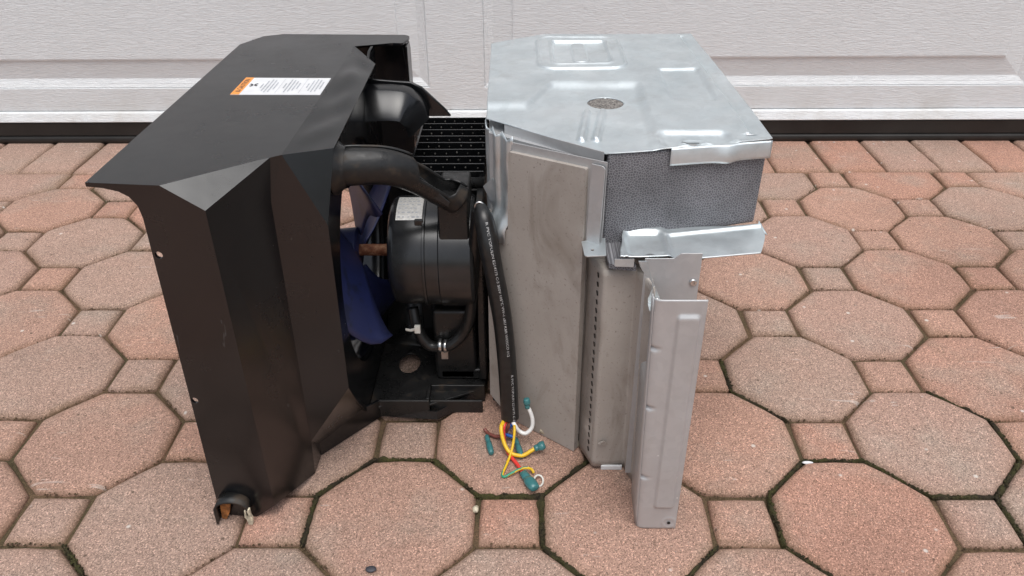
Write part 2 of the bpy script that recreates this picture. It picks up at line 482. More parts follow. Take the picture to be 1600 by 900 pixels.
# moss in the open joints: irregular low ridges
def moss_strip(mb, pts, wd):
    pp = spline(pts, 14) if len(pts) > 2 else [Vector(pts[0]).lerp(Vector(pts[1]), k / 24) for k in range(25)]
    V = []; n_ = 7
    for i, p in enumerate(pp):
        t = (pp[min(i + 1, len(pp) - 1)] - pp[max(i - 1, 0)]).normalized(); s_ = Vector((t.y, -t.x, 0))
        q = noise.noise(p * 60); ww = wd * max(.12, 1 + 1.1 * q + .5 * noise.noise(p * 17)) * min(1, (min(i, len(pp) - 1 - i) + .4) / 3)
        for j in range(n_):
            u = j / (n_ - 1) * 2 - 1
            z = -.0095 + .0085 * (1 - u * u) * (1 + .5 * noise.noise(p * 90 + Vector((u, 0, 3)))) * (.75 + .5 * q)
            v = p + s_ * ww * u; V.append((v.x + random.uniform(-.0008, .0008), v.y + random.uniform(-.0008, .0008), z + random.uniform(-.0012, .0012)))
    F = [(i * n_ + j, i * n_ + j + 1, (i + 1) * n_ + j + 1, (i + 1) * n_ + j) for i in range(len(pp) - 1) for j in range(n_ - 1)]
    mb.add(V, F)
def lat(i, j): return (OX + i * P_, OY + j * P_, 0)
def corner(i, j, sx, sy): return (OX + i * P_ + sx * HS, OY + j * P_ + sy * HS, 0)
mo = MB()
A = lambda i, j, a, b, c, d, e, f, w_: moss_strip(mo, [corner(i, j, a, b), corner(d, e, *f) if isinstance(f, tuple) else f], w_)
J = [((-1, 1, -1, -1), (-1, 1, 1, -1), .005), ((-1, 1, 1, -1), (0, 0, -1, 1), .0085), ((0, 0, -1, 1), (0, 0, 1, 1), .0075), ((0, 0, 1, 1), (0, 0, 1, -1), .0075),
     ((0, 0, 1, -1), (1, -1, -1, 1), .006), ((-2, 0, 1, 1), (-2, 0, 1, -1), .007), ((-2, 0, 1, 1), (-1, 1, -1, -1), .004), ((2, 2, 1, -1), (3, 1, -1, 1), .005),
     ((2, 2, 1, 1), (2, 2, 1, -1), .0045), ((2, 0, 1, 1), (3, 1, -1, -1), .005), ((2, 0, 1, 1), (2, 0, 1, -1), .006), ((2, 0, 1, -1), (3, -1, -1, 1), .007),
     ((3, 1, 1, -1), (4, 0, -1, 1), .005), ((4, 0, -1, 1), (4, 0, 1, 1), .005), ((4, 0, 1, 1), (5, 1, -1, -1), .006), ((4, 2, 1, -1), (5, 1, -1, 1), .005),
     ((5, 1, -1, 1), (5, 1, -1, -1), .006), ((4, 0, 1, 1), (4, 0, 1, -1), .006), ((1, -1, 1, 1), (2, 0, -1, -1), .004), ((-4, 0, 1, -1), (-3, -1, -1, 1), .004),
     ((0, 0, 1, 1), (1, 1, -1, -1), .004), ((3, 1, -1, -1), (3, 1, 1, -1), .003), ((-3, 1, 1, -1), (-2, 0, -1, 1), .003)]
for a, b, w_ in J: moss_strip(mo, [corner(*a), corner(*b)], w_ * .72)
ms = mo.build("moss", MOSS, None, smooth=True); ms["kind"] = "stuff"; ms["label"] = "dark green moss filling the open joints between pavers"
# loose grit and crumbs of moss caught in the joints (far too many to count)
def crumbs(n_, mat, name, label, rmin, rmax, spread, joints):
    mb = MB(); rg = random.Random(name)
    while n_ > 0:
        if joints: a, b = rg.choice(J)[:2]; p = Vector(corner(*a)).lerp(Vector(corner(*b)), rg.random())
        else:
            i_, j_ = rg.randint(-7, 8), rg.randint(-2, 6); q = rg.random(); sx_, sy_ = rg.choice(((-1, -1), (1, -1), (1, 1), (-1, 1)))
            if (i_ + j_) % 2: continue
            p = Vector(corner(i_, j_, sx_, sy_))
            if q < .5: p = p.lerp(Vector(corner(i_, j_, -sx_, sy_)), rg.random())
            else: p = p.lerp(Vector(corner(i_ + sx_, j_ + sy_, -sx_, -sy_)), rg.random())
        p += Vector((rg.gauss(0, spread), rg.gauss(0, spread), 0)); r_ = rg.uniform(rmin, rmax)
        z = -.0070 + rg.uniform(0, .0035)
        V = [p + Vector(v) * r_ * rg.uniform(.6, 1.3) + Vector((0, 0, z)) for v in ((1, 0, 0), (0, 1, 0), (-1, 0, 0), (0, -1, 0), (0, 0, .8), (0, 0, -.8))]
        mb.add(V, [(0, 1, 4), (1, 2, 4), (2, 3, 4), (3, 0, 4), (1, 0, 5), (2, 1, 5), (3, 2, 5), (0, 3, 5)]); n_ -= 1
    o = mb.build(name, mat, None, smooth=True); o["kind"] = "stuff"; o["label"] = label
crumbs(4200, MOSS, "moss_crumbs", "crumbs of dark moss along the open joints", .0009, .0026, .0016, True)
crumbs(5200, SAND, "joint_grit", "brown grit lying in the joints between pavers", .0007, .0021, .0014, False)
def pebble(name, loc, sc, mat, label, cat):
    b = bmesh.new(); bmesh.ops.create_icosphere(b, subdivisions=2, radius=1)
    V = [(loc[0] + v.co.x * sc[0] * (1 + .3 * noise.noise(v.co * 1.7 + Vector(loc) * 50)), loc[1] + v.co.y * sc[1] * (1 + .3 * noise.noise(v.co * 2 + Vector(loc) * 9)), loc[2] + v.co.z * sc[2]) for v in b.verts]
    F = [tuple(v.index for v in f.verts) for f in b.faces]; b.free()
    tag(obj(name, V, F, mat, None, smooth=True), label, cat)
pebble("pebble", (-.062, .7347, -.003), (.0045, .006, .004), CREAM, "tiny pale pebble in the joint left of the near square paver", "pebble")
pebble("paint_flake", (.398, .8198, -.001), (.008, .0028, .0018), WHITE, "white paint flake in a joint right of the metal housing", "paint flake")
pebble("dark_stone", (-.1835, .634, .003), (.007, .005, .0022), INK, "small dark stone on the front edge of the nearest octagon paver", "stone")

# ------------------------------------------------------------------ garage door
YD = 2.03
door = thing("garage_door", "white sectional garage door with embossed raised panels and black bottom seal", "garage door", (0, YD + .02, 0))
X0, X1 = -3.3, 3.0
def extrude_x(prof, x0, x1, nx=1):
    k = len(prof); V = []; F = []
    for i in range(nx + 1):
        for (y, z) in prof: V.append((x0 + (x1 - x0) * i / nx, y, z))
    for i in range(nx):
        for j in range(k):
            j2 = (j + 1) % k; F.append((i * k + j, i * k + j2, (i + 1) * k + j2, (i + 1) * k + j))
    F += [tuple(range(k))[::-1], tuple(nx * k + j for j in range(k))]
    return V, F
V, F = extrude_x([(YD - .007, -.004), (YD - .013, .001), (YD - .015, .007), (YD - .013, .0145), (YD - .007, .0175), (YD - .006, .019), (YD - .0105, .0205), (YD - .0105, .0545), (YD - .007, .0575), (YD + .03, .0575), (YD + .03, -.004)], X0, X1)
obj("bottom_seal", V, F, RUBBER, door, bevel=.001, segs=2)
V, F = extrude_x([(YD + .03, .0585), (YD - .0155, .0585), (YD - .016, .0605), (YD - .0075, .0805), (YD - .004, .0825), (YD + .003, .0835), (YD + .0032, .0855), (YD + .03, .0855)], X0, X1)
obj("bottom_rail", V, F, DOOR, door, bevel=.0012, segs=2)
INX = [(-.099 + 1.536 * k, -.099 + 1.536 * k + 1.394) for k in (-2, -1, 0, 1)]
prof = [(0, 0), (.0015, .004), (.003, .0018), (.0115, .0062), (.0122, .0058), (.0135, .0068), (.0225, .0112), (.0245, .0118), (.0715, .0042), (.073, .0038), (.0745, 0), (.078, -.0012)]
def raised_panel(x0, x1, z0, z1):
    V = []; F = []
    for d, y in prof: V += [(x0 + d, YD + y, z0 + d), (x1 - d, YD + y, z0 + d), (x1 - d, YD + y, z1 - d), (x0 + d, YD + y, z1 - d)]
    for k in range(len(prof) - 1):
        for i in range(4): F.append((k * 4 + i, k * 4 + (i + 1) % 4, k * 4 + 4 + (i + 1) % 4, k * 4 + 4 + i))
    k = len(prof) - 1; F.append((k * 4, k * 4 + 1, k * 4 + 2, k * 4 + 3)); return V, F
SH = .62
for s_ in range(4):
    zb = .0857 if s_ == 0 else .0545 + SH * s_ + .003
    zt = .0545 + SH * (s_ + 1) - .003
    zi0, zi1 = .1447 + SH * s_, .1447 + SH * s_ + .44
    o = sheet("door_section", [Vector(p) for p in ((X0, zb), (X1, zb), (X1, zt), (X0, zt))], (0, YD, 0), X, Z, .03, DOOR, door,
              holes=[[Vector(p) for p in ((a, zi0), (b, zi0), (b, zi1), (a, zi1))] for a, b in INX])
    for a, b in INX:
        V, F = raised_panel(a, b, zi0, zi1); obj("raised_panel", V, F, DOOR, o)

# ------------------------------------------------------------------ fan shroud (left)
S = thing("fan_shroud", "black plastic fan shroud with blue fan, motor and caution label", "fan shroud", (-.30, 1.0, 0))
H = .47
def ycol(x):
    return .7265 - (x + .4375) * .0962
f2 = Vector((-.36, ycol(-.36), H)); f3 = Vector((-.318, ycol(-.318), .4440)); f4a = Vector((-.2788, .7826, H)); c2 = Vector((-.2685, .7893, H)); f4b = Vector((-.2579, .7963, H))
f5 = Vector((-.2135, .846, .4575)); f6 = Vector((-.2202, .800, .383)); r1 = Vector((-.2555, 1.222, H)); rr2 = Vector((-.2165, 1.167, .459))
eb = Vector((-.2240, .800, .1478)); low = Vector((-.284, .796, .0595)); c2b = Vector((-.287, .796, 0)); c1b = Vector((-.318, ycol(-.318), .024)); c2m = Vector((-.2775, .7935, .416))
mb = MB()
# top plate
top = [(-.4375, .7265, .008), (f2.x, f2.y), (f4a.x, f4a.y), (c2.x, c2.y), (f4b.x, f4b.y), (r1.x, r1.y), (-.2, 1.240), (-.185, 1.238, .004), (-.1785, 1.262, .003), (-.1785, 1.287, .022), (-.383, 1.296, .0), (-.412, 1.283), (-.4355, 1.235)]
tp = rpoly(top); kk = len(tp)
tri = tessellate_polygon([[Vector((p.x, p.y, 0)) for p in tp]])
mb.add([(p.x, p.y, H) for p in tp], [tuple(t) for t in tri])
# front left face with two screw holes
arc = [(-.387 - .0, .437)] + [(-.4035 + .0165 * math.cos(R(a)) , .4455 + .0165 * math.sin(R(a)) ) for a in (15, 35, 55, 75, 90)]
outer = [(-.3955, 0), (-.346, 0), (-.318, .024), (-.318, .4440), (-.36, H), (-.4375, H), (-.4375, .4655), (-.42, .4645), (-.405, .4615), (-.395, .456), (-.3885, .446), (-.3865, .432)]
outer = [Vector(p) for p in outer]
holes = [circ(-.3805, .3896, .0042, .0042, 12), circ(-.3862, .1924, .0042, .0042, 12)]
lp = [outer] + holes
tri = tessellate_polygon([[Vector((p.x, p.y, 0)) for p in l] for l in lp])
fl = [p for l in lp for p in l]
mb.add([(p.x, ycol(p.x), p.y) for p in fl], [tuple(t) for t in tri])
def tris(*ps):
    k = len(ps); mb.add(ps, [(0, i, i + 1) for i in range(1, k - 1)])
tris(f2, f3, f4a)
tris(f3, c1b, c2b, low, c2m, c2, f4a)
tris(c2m, low, eb, f6); tris(c2m, f6, f4b, c2)
tris(f4b, f6, f5)
# side strip with moulded ripples
nn = 30
pa = [f4b.lerp(r1, k / nn) for k in range(nn + 1)]; pb = [f5.lerp(rr2, k / nn) for k in range(nn + 1)]
SV = []
for i in range(nn + 1):
    for j in range(9):
        p = pa[i].lerp(pb[i], j / 8); t = i / nn; u = j / 8
        e = min(1, 4 * u * (1 - u)) * min(1, 8 * t * (1 - t))
        p.z += e * (.0035 * math.sin(9 * t + 3 * u) * sst(.25, .5, t) * (1 - sst(.8, .95, t)) + .0015 * math.sin(23 * t - 4 * u))
        SV.append(p)
mb.add(SV, [(i * 9 + j, i * 9 + j + 1, (i + 1) * 9 + j + 1, (i + 1) * 9 + j) for i in range(nn) for j in range(8)])
e1 = Vector((-.2235, 1.172, .438))
tris(r1, rr2, e1)
# lower chamfer, then the skirt that runs back along the ground
p5 = Vector((-.2346, .888, .036)); kA = Vector((-.2845, .829, .024)); kB = Vector((-.286, .829, 0))
tris(low, kA, p5, eb)
tris(low, c2b, kB, kA)
sh = mb.build("shroud_shell", PLAST, S)
b = bmesh.new(); b.from_mesh(sh.data); bmesh.ops.remove_doubles(b, verts=b.verts, dist=.0006); bmesh.ops.recalc_face_normals(b, faces=b.faces)
up_ = max(b.faces, key=lambda f: f.calc_center_median().z)
if up_.normal.z < 0: bmesh.ops.reverse_faces(b, faces=b.faces)
b.to_mesh(sh.data); b.free()
sm = sh.modifiers.new("solid", 'SOLIDIFY'); sm.thickness = .0035; sm.offset = -1
bv = sh.modifiers.new("bevel", 'BEVEL'); bv.width = .0026; bv.segments = 3; bv.limit_method = 'ANGLE'; bv.angle_limit = R(16); bv.harden_normals = True
sh.data.polygons.foreach_set("use_smooth", [True] * len(sh.data.polygons))
# skirt
d_ = Vector((.076, .087, 0)).normalized()
sheet("skirt", [Vector(p) for p in ((0, .001), (.116, .001), (.117, .031), (.104, .032), (.077, .0365), (.0, .0245))], (-.2855, .8295, 0), d_, Z, .004, PLAST, S, bevel=.001)
# left rim, bottom panel, back panel, back flange
sheet("bottom_panel", [Vector(p) for p in ((-.392, .735), (-.345, .735), (-.300, .815), (-.236, .915), (-.228, 1.27), (-.392, 1.27))], (0, 0, .012), X, Y, .006, PLAST, S, holes=[circ(-.33, 1.0, .06)])
sheet("back_panel", [Vector(p) for p in rpoly([(-.43, .002), (-.1815, .002), (-.1815, .4655, .014), (-.43, .4655)])], (0, 1.277, 0), X, Z, .004, PLAST, S,
      holes=[[Vector(p) for p in rpoly([(-.405, .06, .02), (-.286, .06, .02), (-.286, .40, .02), (-.405, .40, .02)])]], bevel=.0012)
sheet("back_flange", [Vector(p) for p in ((1.2405, .002), (1.2805, .002), (1.2805, .452), (1.272, .4645), (1.2405, .4645))], (-.1785, 0, 0), Y, Z, .0028, PLAST, S, bevel=.0012)
# fan ring wall
CY, CZ = 1.008, .235
sheet("fan_ring", [Vector(p) for p in ((.905, .013), (1.238, .013), (1.238, .4685), (1.20, .4685), (1.165, .452), (.850, .452), (.815, .43), (.805, .38), (.805, .15), (.855, .075))], (-.2285, 0, 0), Y, Z, .004, PLAST, S, holes=[circ(CY, CZ, .157, .163, 56)], bevel=.0012)
mb = MB(); mb.lathe([(0, .163), (.002, .1605), (-.004, .158), (-.040, .158), (-.040, .1615), (-.002, .1635)], (-.2325, CY, CZ), n=56)
mb.build("ring_lip", PLAST, S, smooth=True)

# caution label
LB = sheet("caution_label", [Vector(p) for p in ((-.3753, .995), (-.259, .993), (-.259, 1.062), (-.3753, 1.0655))], (0, 0, H + .0006), X, Y, .0006, WHITE, S)
sheet("orange_header", [Vector(p) for p in ((-.3753, .995), (-.3640, .995), (-.3640, 1.0653), (-.3753, 1.0655))], (0, 0, H + .0009), X, Y, .0003, ORANGE, LB)
def flat_text(mbx, s, size, x, y, ang, z, sx=1.0):
    V, F = text_geo(s, size); ca, sa = math.cos(ang), math.sin(ang)
    mbx.add([(x + v.x * sx * ca - v.y * sa, y + v.x * sx * sa + v.y * ca, z) for v in V], F)
t = MB(); flat_text(t, "CAUTION", .0098, -.3662, 1.0135, R(90), H + .0012, 1.0)
# warning triangle before the word
a_t = [Vector((-.3662, 1.0035)), Vector((-.3662, 1.0115)), Vector((-.3732, 1.0075))]
ins = [p.lerp((a_t[0] + a_t[1] + a_t[2]) / 3, .42) for p in a_t]
V, F = sheet_geo(a_t, [ins], (0, 0, H + .0012), X, Y, .0002); t.add(V, F)
t.build("caution_lettering", INK, LB)
t = MB()
for k in range(4):
    a = R(45 + 90 * k); c = Vector((-.3555, 1.033)); d = Vector((math.cos(a), math.sin(a))); n2 = Vector((-d.y, d.x))
    pts = [c + d * .0006, c + d * .003 + n2 * .0021, c + d * .0066 + n2 * .0019, c + d * .0068 - n2 * .0006, c + d * .003 - n2 * .0008]
    V, F = sheet_geo(pts, (), (0, 0, H + .0011), X, Y, .0002); t.add(V, F)
t.build("fan_symbol", INK, LB)
t = MB(); rl = random.Random(5)
xx = -.3445
for blk in range(3):
    for ln, frac in enumerate(((.3), (.72), (.9), (.82), (.5)) if blk != 1 else ((.34), (.9), (.8), (.66), (.42))):
        L = .058 * frac; y = 1.029 - L / 2
        while y < 1.029 + L / 2:
            wl = rl.uniform(.003, .0075); y2 = min(y + wl, 1.029 + L / 2)
            t.add([(xx, y, H + .0010), (xx + .0016, y, H + .0010), (xx + .0016, y2, H + .0010), (xx, y2, H + .0010)], [(0, 1, 2, 3)]); y = y2 + .0011
        xx += .0046
    xx += .0022
    if blk < 2: t.add([(xx, 1.0, H + .0010), (xx + .0004, 1.0, H + .0010), (xx + .0004, 1.058, H + .0010), (xx, 1.058, H + .0010)], [(0, 1, 2, 3)])
    xx += .0052
t.build("small_print", GREYINK, LB)

# fan
fan = MB(); fan.lathe([(-.03, .0), (-.03, .026), (-.026, .03), (.012, .033), (.014, .030), (.014, 0)], (-.25, CY, CZ), n=28)
FH = fan.build("fan_hub", BLUE, S, smooth=True, bevel=.001)
for kb in range(4):
    th0 = R(-108 + 90 * kb)
    V = []; nr, na = 12, 10
    for i in range(nr + 1):
        t_ = i / nr; r_ = .026 + .129 * t_
        wA = R(24 + 17 * math.sin(t_ * 2.3) - 9 * t_ ** 6)
        sk = R(30 * t_ * t_)
        for j in range(na + 1):
            u = j / na * 2 - 1
            rr_ = r_ * (1 - .17 * t_ ** 3 * abs(u) ** 4)
            ang = th0 + sk + wA * u
            xo = -.236 + (.044 * u * (.12 + .88 * t_) + .010 * (u * u - .4) * t_) + .004 * t_
            V.append((xo, CY + rr_ * math.cos(ang), CZ + rr_ * math.sin(ang)))
    F = [(i * (na + 1) + j, i * (na + 1) + j + 1, (i + 1) * (na + 1) + j + 1, (i + 1) * (na + 1) + j) for i in range(nr) for j in range(na)]
    obj("fan_blade", V, F, BLUE, FH, smooth=True, solid=.0028, soff=0)
mb = MB(); mb.lathe([(-.012, 0), (-.012, .0135), (.003, .0135), (.003, .0085), (.06, .0085), (.06, 0)], (-.248, CY, CZ), n=24)
mb.build("motor_shaft", RUST, S, smooth=True, bevel=.001)
# motor
mb = MB(); mb.lathe([(0, 0), (0, .05), (.0015, .068), (.006, .0755), (.012, .0785), (.05, .0785)], (-.187, CY, CZ), n=64)
M1 = mb.build("motor_body", MOTOR, S, smooth=True)
mb = MB(); mb.lathe([(0, .0765), (0, .0825), (.004, .0825), (.004, .0795), (.022, .0795), (.0225, .081), (.066, .081), (.07, .078), (.074, .05), (.074, 0)], (-.137, CY, CZ), n=64)
mb.build("motor_end_bell", MOTOR, S, smooth=True, bevel=.0012)
mb = MB(); mb.lathe([(0, .0788), (.0365, .0788)], (-.1735, CY, CZ), n=14, a0=60, a1=99)
ML = mb.build("rating_plate", SILVER, M1, smooth=True)
t = MB(); rl = random.Random(9)
for k in range(6):
    a = 63 + k * 6; x = -.171
    while x < -.145:
        w_ = rl.uniform(.002, .005)
        t.lathe([(0, .0791), (w_, .0791)], (x, CY, CZ), n=1, a0=a, a1=a + 1.4); x += w_ + .0015 + rl.uniform(0, .004)
t.build("plate_print", GREYINK, ML)
for a in (57,):
    t = MB(); an = R(a); c = Vector((-.141, CY - .080 * math.cos(an), CZ + .080 * math.sin(an))); t.box(c - Vector((.006, .003, .004)), c + Vector((.006, .003, .004))); t.build("clamp_ear", MOTOR, M1, bevel=.001)
# front arm: round spoke that opens into a channel
def frame_sweep(path, shape, name, mat, parent, closed=False, **kw):
    """shape(t) -> list of (a,b) in the plane across the path"""
    pp = spline(path, 8); V = []; n_ = None
    for i, p in enumerate(pp):
        tdir = (pp[min(i + 1, len(pp) - 1)] - pp[max(i - 1, 0)]).normalized()
        side = Vector((0, -1, 0)); side = (side - tdir * side.dot(tdir)).normalized(); upv = side.cross(tdir)
        if upv.z < 0: upv = -upv
        sp_ = shape(i / (len(pp) - 1)); n_ = len(sp_)
        V += [p + side * a + upv * b for a, b in sp_]
    F = []
    for i in range(len(pp) - 1):
        for j in range(n_ if closed else n_ - 1): F.append((i * n_ + j, i * n_ + (j + 1) % n_, (i + 1) * n_ + (j + 1) % n_, (i + 1) * n_ + j))
    if closed: F += [tuple(range(n_))[::-1], tuple((len(pp) - 1) * n_ + j for j in range(n_))]
    o = obj(name, V, F, mat, parent, smooth=True, **kw); bm_merge(o, 1e-6); return o
def spoke(t):
    op = sst(.50, .58, t) * (1 - sst(.86, .9, t)); half = 10 + 62 * op
    r_ = .0245 - .004 * t
    return [(r_ * math.cos(R(90 - half - (360 - 2 * half) * k / 22)) * -1, r_ * 1.05 * math.sin(R(90 - half - (360 - 2 * half) * k / 22))) for k in range(23)]
frame_sweep([(-.229, .893, .414), (-.20, .900, .4135), (-.165, .912, .407), (-.135, .93, .387), (-.108, .945, .362), (-.085, .955, .342)], spoke, "front_arm", DIRTY, S, solid=.003, soff=-1)
mb = MB(); mb.lathe([(0, .034), (.004, .0335), (.010, .027), (.016, .0252)], (-.2275, .893, .414), n=28); mb.build("arm_collar", DIRTY, S, smooth=True)
sheet("arm_web", [Vector(p) for p in ((-.166, .392), (-.095, .345), (-.093, .352), (-.160, .419), (-.166, .419))], (0, .922, 0), X, Z, .003, DIRTY, S, bevel=.0008)
mb = MB(); mb.box((-.160, .905, .392), (-.152, .945, .413)); mb.build("arm_rib", DIRTY, S, bevel=.001)
mb = MB(); mb.box((-.113, .945, .282), (-.072, 1.03, .348)); mb.build("arm_mount", DIRTY, S, bevel=.003)
# rear arm: curved inverted channel
def chan(t):
    h = .038 - .006 * t
    return [(.036, -h / 2), (.034, -h / 2 + .005), (.006, h / 2 - .002), (.001, h / 2), (-.02, h / 2), (-.02, -h / 2)]
frame_sweep([(-.2285, 1.135, .414), (-.200, 1.135, .4145), (-.178, 1.135, .413), (-.168, 1.137, .407), (-.160, 1.141, .396), (-.155, 1.146, .380)], chan, "rear_arm", PLAST, S, closed=True, bevel=.002)
sheet("arm_gusset", [Vector(p) for p in ((-.2285, .395), (-.165, .400), (-.158, .379), (-.108, .379), (-.116, .390), (-.150, .424), (-.165, .4315), (-.2285, .437))], (0, 1.165, 0), X, Z, .006, PLAST, S, bevel=.002)
# grid box behind the motor
GX0, GX1, GY0, GY1, GZ = -.170, -.0575, 1.095, 1.330, .32
mb = MB(); mb.box((GX0 + .004, GY0, .002), (GX1, GY1, GZ - .030)); GB = mb.build("grid_box", DIRTY, S, bevel=.002)
ys = [1.0945 + .0285 * k for k in range(9)]
for k, y in enumerate(ys):
    mb = MB(); mb.box((GX0 + .001, y - .0011, GZ - .0295), (GX1 - .0002, y + .0011, GZ)); mb.build("grid_rib", PLAST, GB, bevel=.0004, segs=1)
mb = MB(); mb.add([(GX0, GY0, GZ - .03), (GX0 + .0025, GY0, GZ - .03), (GX0 + .0025, GY1, GZ - .03), (GX0, GY1, GZ - .03), (GX0, GY0, GZ + .0012), (GX0 + .0025, GY0, GZ + .0012), (GX0 + .0025, GY1, GZ + .0012), (GX0, GY1, GZ + .0012)],
        [(3, 2, 1, 0), (4, 5, 6, 7), (0, 1, 5, 4), (1, 2, 6, 5), (2, 3, 7, 6), (3, 0, 4, 7)]); mb.build("grid_frame", PLAST, GB)
mb = MB()
for k in range(8):
    for q in range(6):
        c = Vector((GX0 + .014 + q * .0175 + .004 * (k % 2) + rng.uniform(-.001, .001), ys[k + 1] - .0013, GZ - .0062 + rng.uniform(-.0012, .0008))); b = bmesh.new(); bmesh.ops.create_icosphere(b, subdivisions=1, radius=rng.uniform(.0009, .0016))
        mb.add([(c.x + v.co.x, c.y + v.co.y, c.z + v.co.z * 1.5) for v in b.verts], [tuple(v.index for v in f.verts) for f in b.faces]); b.free()
pg = mb.build("grid_pegs", DUSTY, GB, smooth=True); pg["kind"] = "stuff"
mb = MB(); mb.box((GX0 + .02, 1.072, .282), (GX1 + .001, 1.0935, .300)); mb.build("grid_rail", DIRTY, S, bevel=.002)
mb = MB(); mb.tube([(-.125, 1.06, .318), (-.056, 1.06, .316)], .008, 12); mb.build("cross_rod", DIRTY, S, smooth=True)
# mount plate and base
mb = MB(); mb.box((-.066, .965, .03), (-.0555, 1.094, .312)); mb.build("mount_plate", DIRTY, S, bevel=.002)
mb = MB(); mb.box((-.140, 1.05, .02), (-.067, 1.094, .28)); mb.build("mount_post", DIRTY, S, bevel=.004)
mb = MB(); mb.box((-.134, .975, .022), (-.070, 1.055, .150)); mb.build("motor_cradle", DIRTY, S, bevel=.006)
base = [(-.228, .905), (-.205, .9145), (-.145, .9145), (-.142, .9145), (-.058, .955), (-.0555, 1.2), (-.228, 1.2)]
base = [Vector(p) for p in base]
BT = sheet("base_tray", base, (0, 0, .022), X, Y, .004, DIRTY, S, holes=[circ(-.181, 1.018, .017, .026, 18)], bevel=.0008)
mb = MB()
mb.box((-.217, .9125, .001), (-.139, .9175, .0315)); mb.box((-.139, .9215, .001), (-.060, .9255, .024)); mb.box((-.139, .9475, .001), (-.058, .952, .0325))
mb.box((-.144, .9180, .001), (-.1395, .9515, .0315))
mb.build("base_lip", DIRTY, S, bevel=.0012)
mb = MB(); mb.add([(-.2, .913, .0), (-.128, .907, .0), (-.058, .957, .0), (-.2, .9165, .012), (-.128, .911, .012), (-.058, .9605, .020)], [(0, 1, 4, 3), (1, 2, 5, 4)]); mb.build("base_skirt", PLAST, S, solid=.003)
mb = MB(); mb.box((-.128, .975, .0225), (-.0555, 1.05, .042)); mb.build("base_step", DIRTY, S, bevel=.004)
# duct slope behind the base
mb = MB(); nq = 14; V = []
for i in range(nq + 1):
    a = R(90 * i / nq); yy = 1.07 + .085 * math.sin(a); zz = .024 + .15 * (1 - math.cos(a))
    V += [(-.227, yy, zz), (-.142, yy - .012, zz)]
mb.add(V, [(2 * i, 2 * i + 1, 2 * i + 3, 2 * i + 2) for i in range(nq)]); mb.build("duct_wall", DIRTY, S, smooth=True, solid=.003)
# corner clip at the foot
mb = MB()
CP = [(-.392, .002), (-.3915, .028)] + [(-.3705 + .0205 * math.cos(R(a)), .0275 + .014 * math.sin(R(a))) for a in range(170, 9, -20)] + [(-.3505, .027), (-.3505, .018)]
V = []; k = len(CP)
for (x, z) in CP: V += [(x, .7215, z), (x, .7035, z * .98)]
mb.add(V, [(2 * i, 2 * i + 1, 2 * i + 3, 2 * i + 2) for i in range(k - 1)])
CL = mb.build("foot_clip", DIRTY, S, smooth=True, solid=.0025, soff=0)
def shard(name, poly, y, th, mat, par):
    return sheet(name, [Vector(p) for p in poly], (0, y, 0), X, Z, th, mat, par, bevel=.001)
shard("rusty_tongue", [(-.390, .001), (-.384, -.0005), (-.378, .012), (-.374, .027), (-.388, .029)], .7135, .004, ORUST, CL)
shard("white_tongue", [(-.354, .026), (-.3555, .014), (-.3535, .010), (-.3525, 0.0), (-.3465, .001), (-.3455, .012), (-.347, .018), (-.3465, .0285)], .7035, .005, CREAM, CL)
shard("rust_flake", [(-.3955, .003), (-.391, .0), (-.390, .018), (-.3965, .024)], .7205, .003, RUST, CL)
# hose, ties and clamps under the motor
mb = MB(); mb.tube(spline([(-.163, .985, .150), (-.158, .975, .125), (-.150, .97, .105), (-.138, .968, .092), (-.122, .966, .093), (-.108, .962, .098), (-.09, .965, .115), (-.078, .962, .145), (-.071, .958, .20), (-.0665, .948, .26), (-.061, .935, .315), (-.0565, .9285, .338)], 8), .0085, 12)
HO = mb.build("motor_lead", SHEATH, S, smooth=True)
for x, y in ((-.1235, .966), (-.1155, .9645)):
    mb = MB(); mb.lathe([(-.0028, .0092), (-.0024, .0101), (.0024, .0101), (.0028, .0092)], (x, y, .0945), n=20); mb.build("hose_clamp", STEEL, HO, smooth=True)
mb = MB(); mb.box((-.1245, .9735, .062), (-.113, .9765, .078)); mb.build("foil_tab", STEEL, S, bevel=.001)
mb = MB(); mb.tube([(-.172, .962, .126), (-.164, .957, .128), (-.156, .956, .131)], .0024, 8, sy=.6); mb.box((-.158, .9515, .126), (-.1495, .9585, .1375)); mb.build("cable_tie", IVORY, S, bevel=.0008)

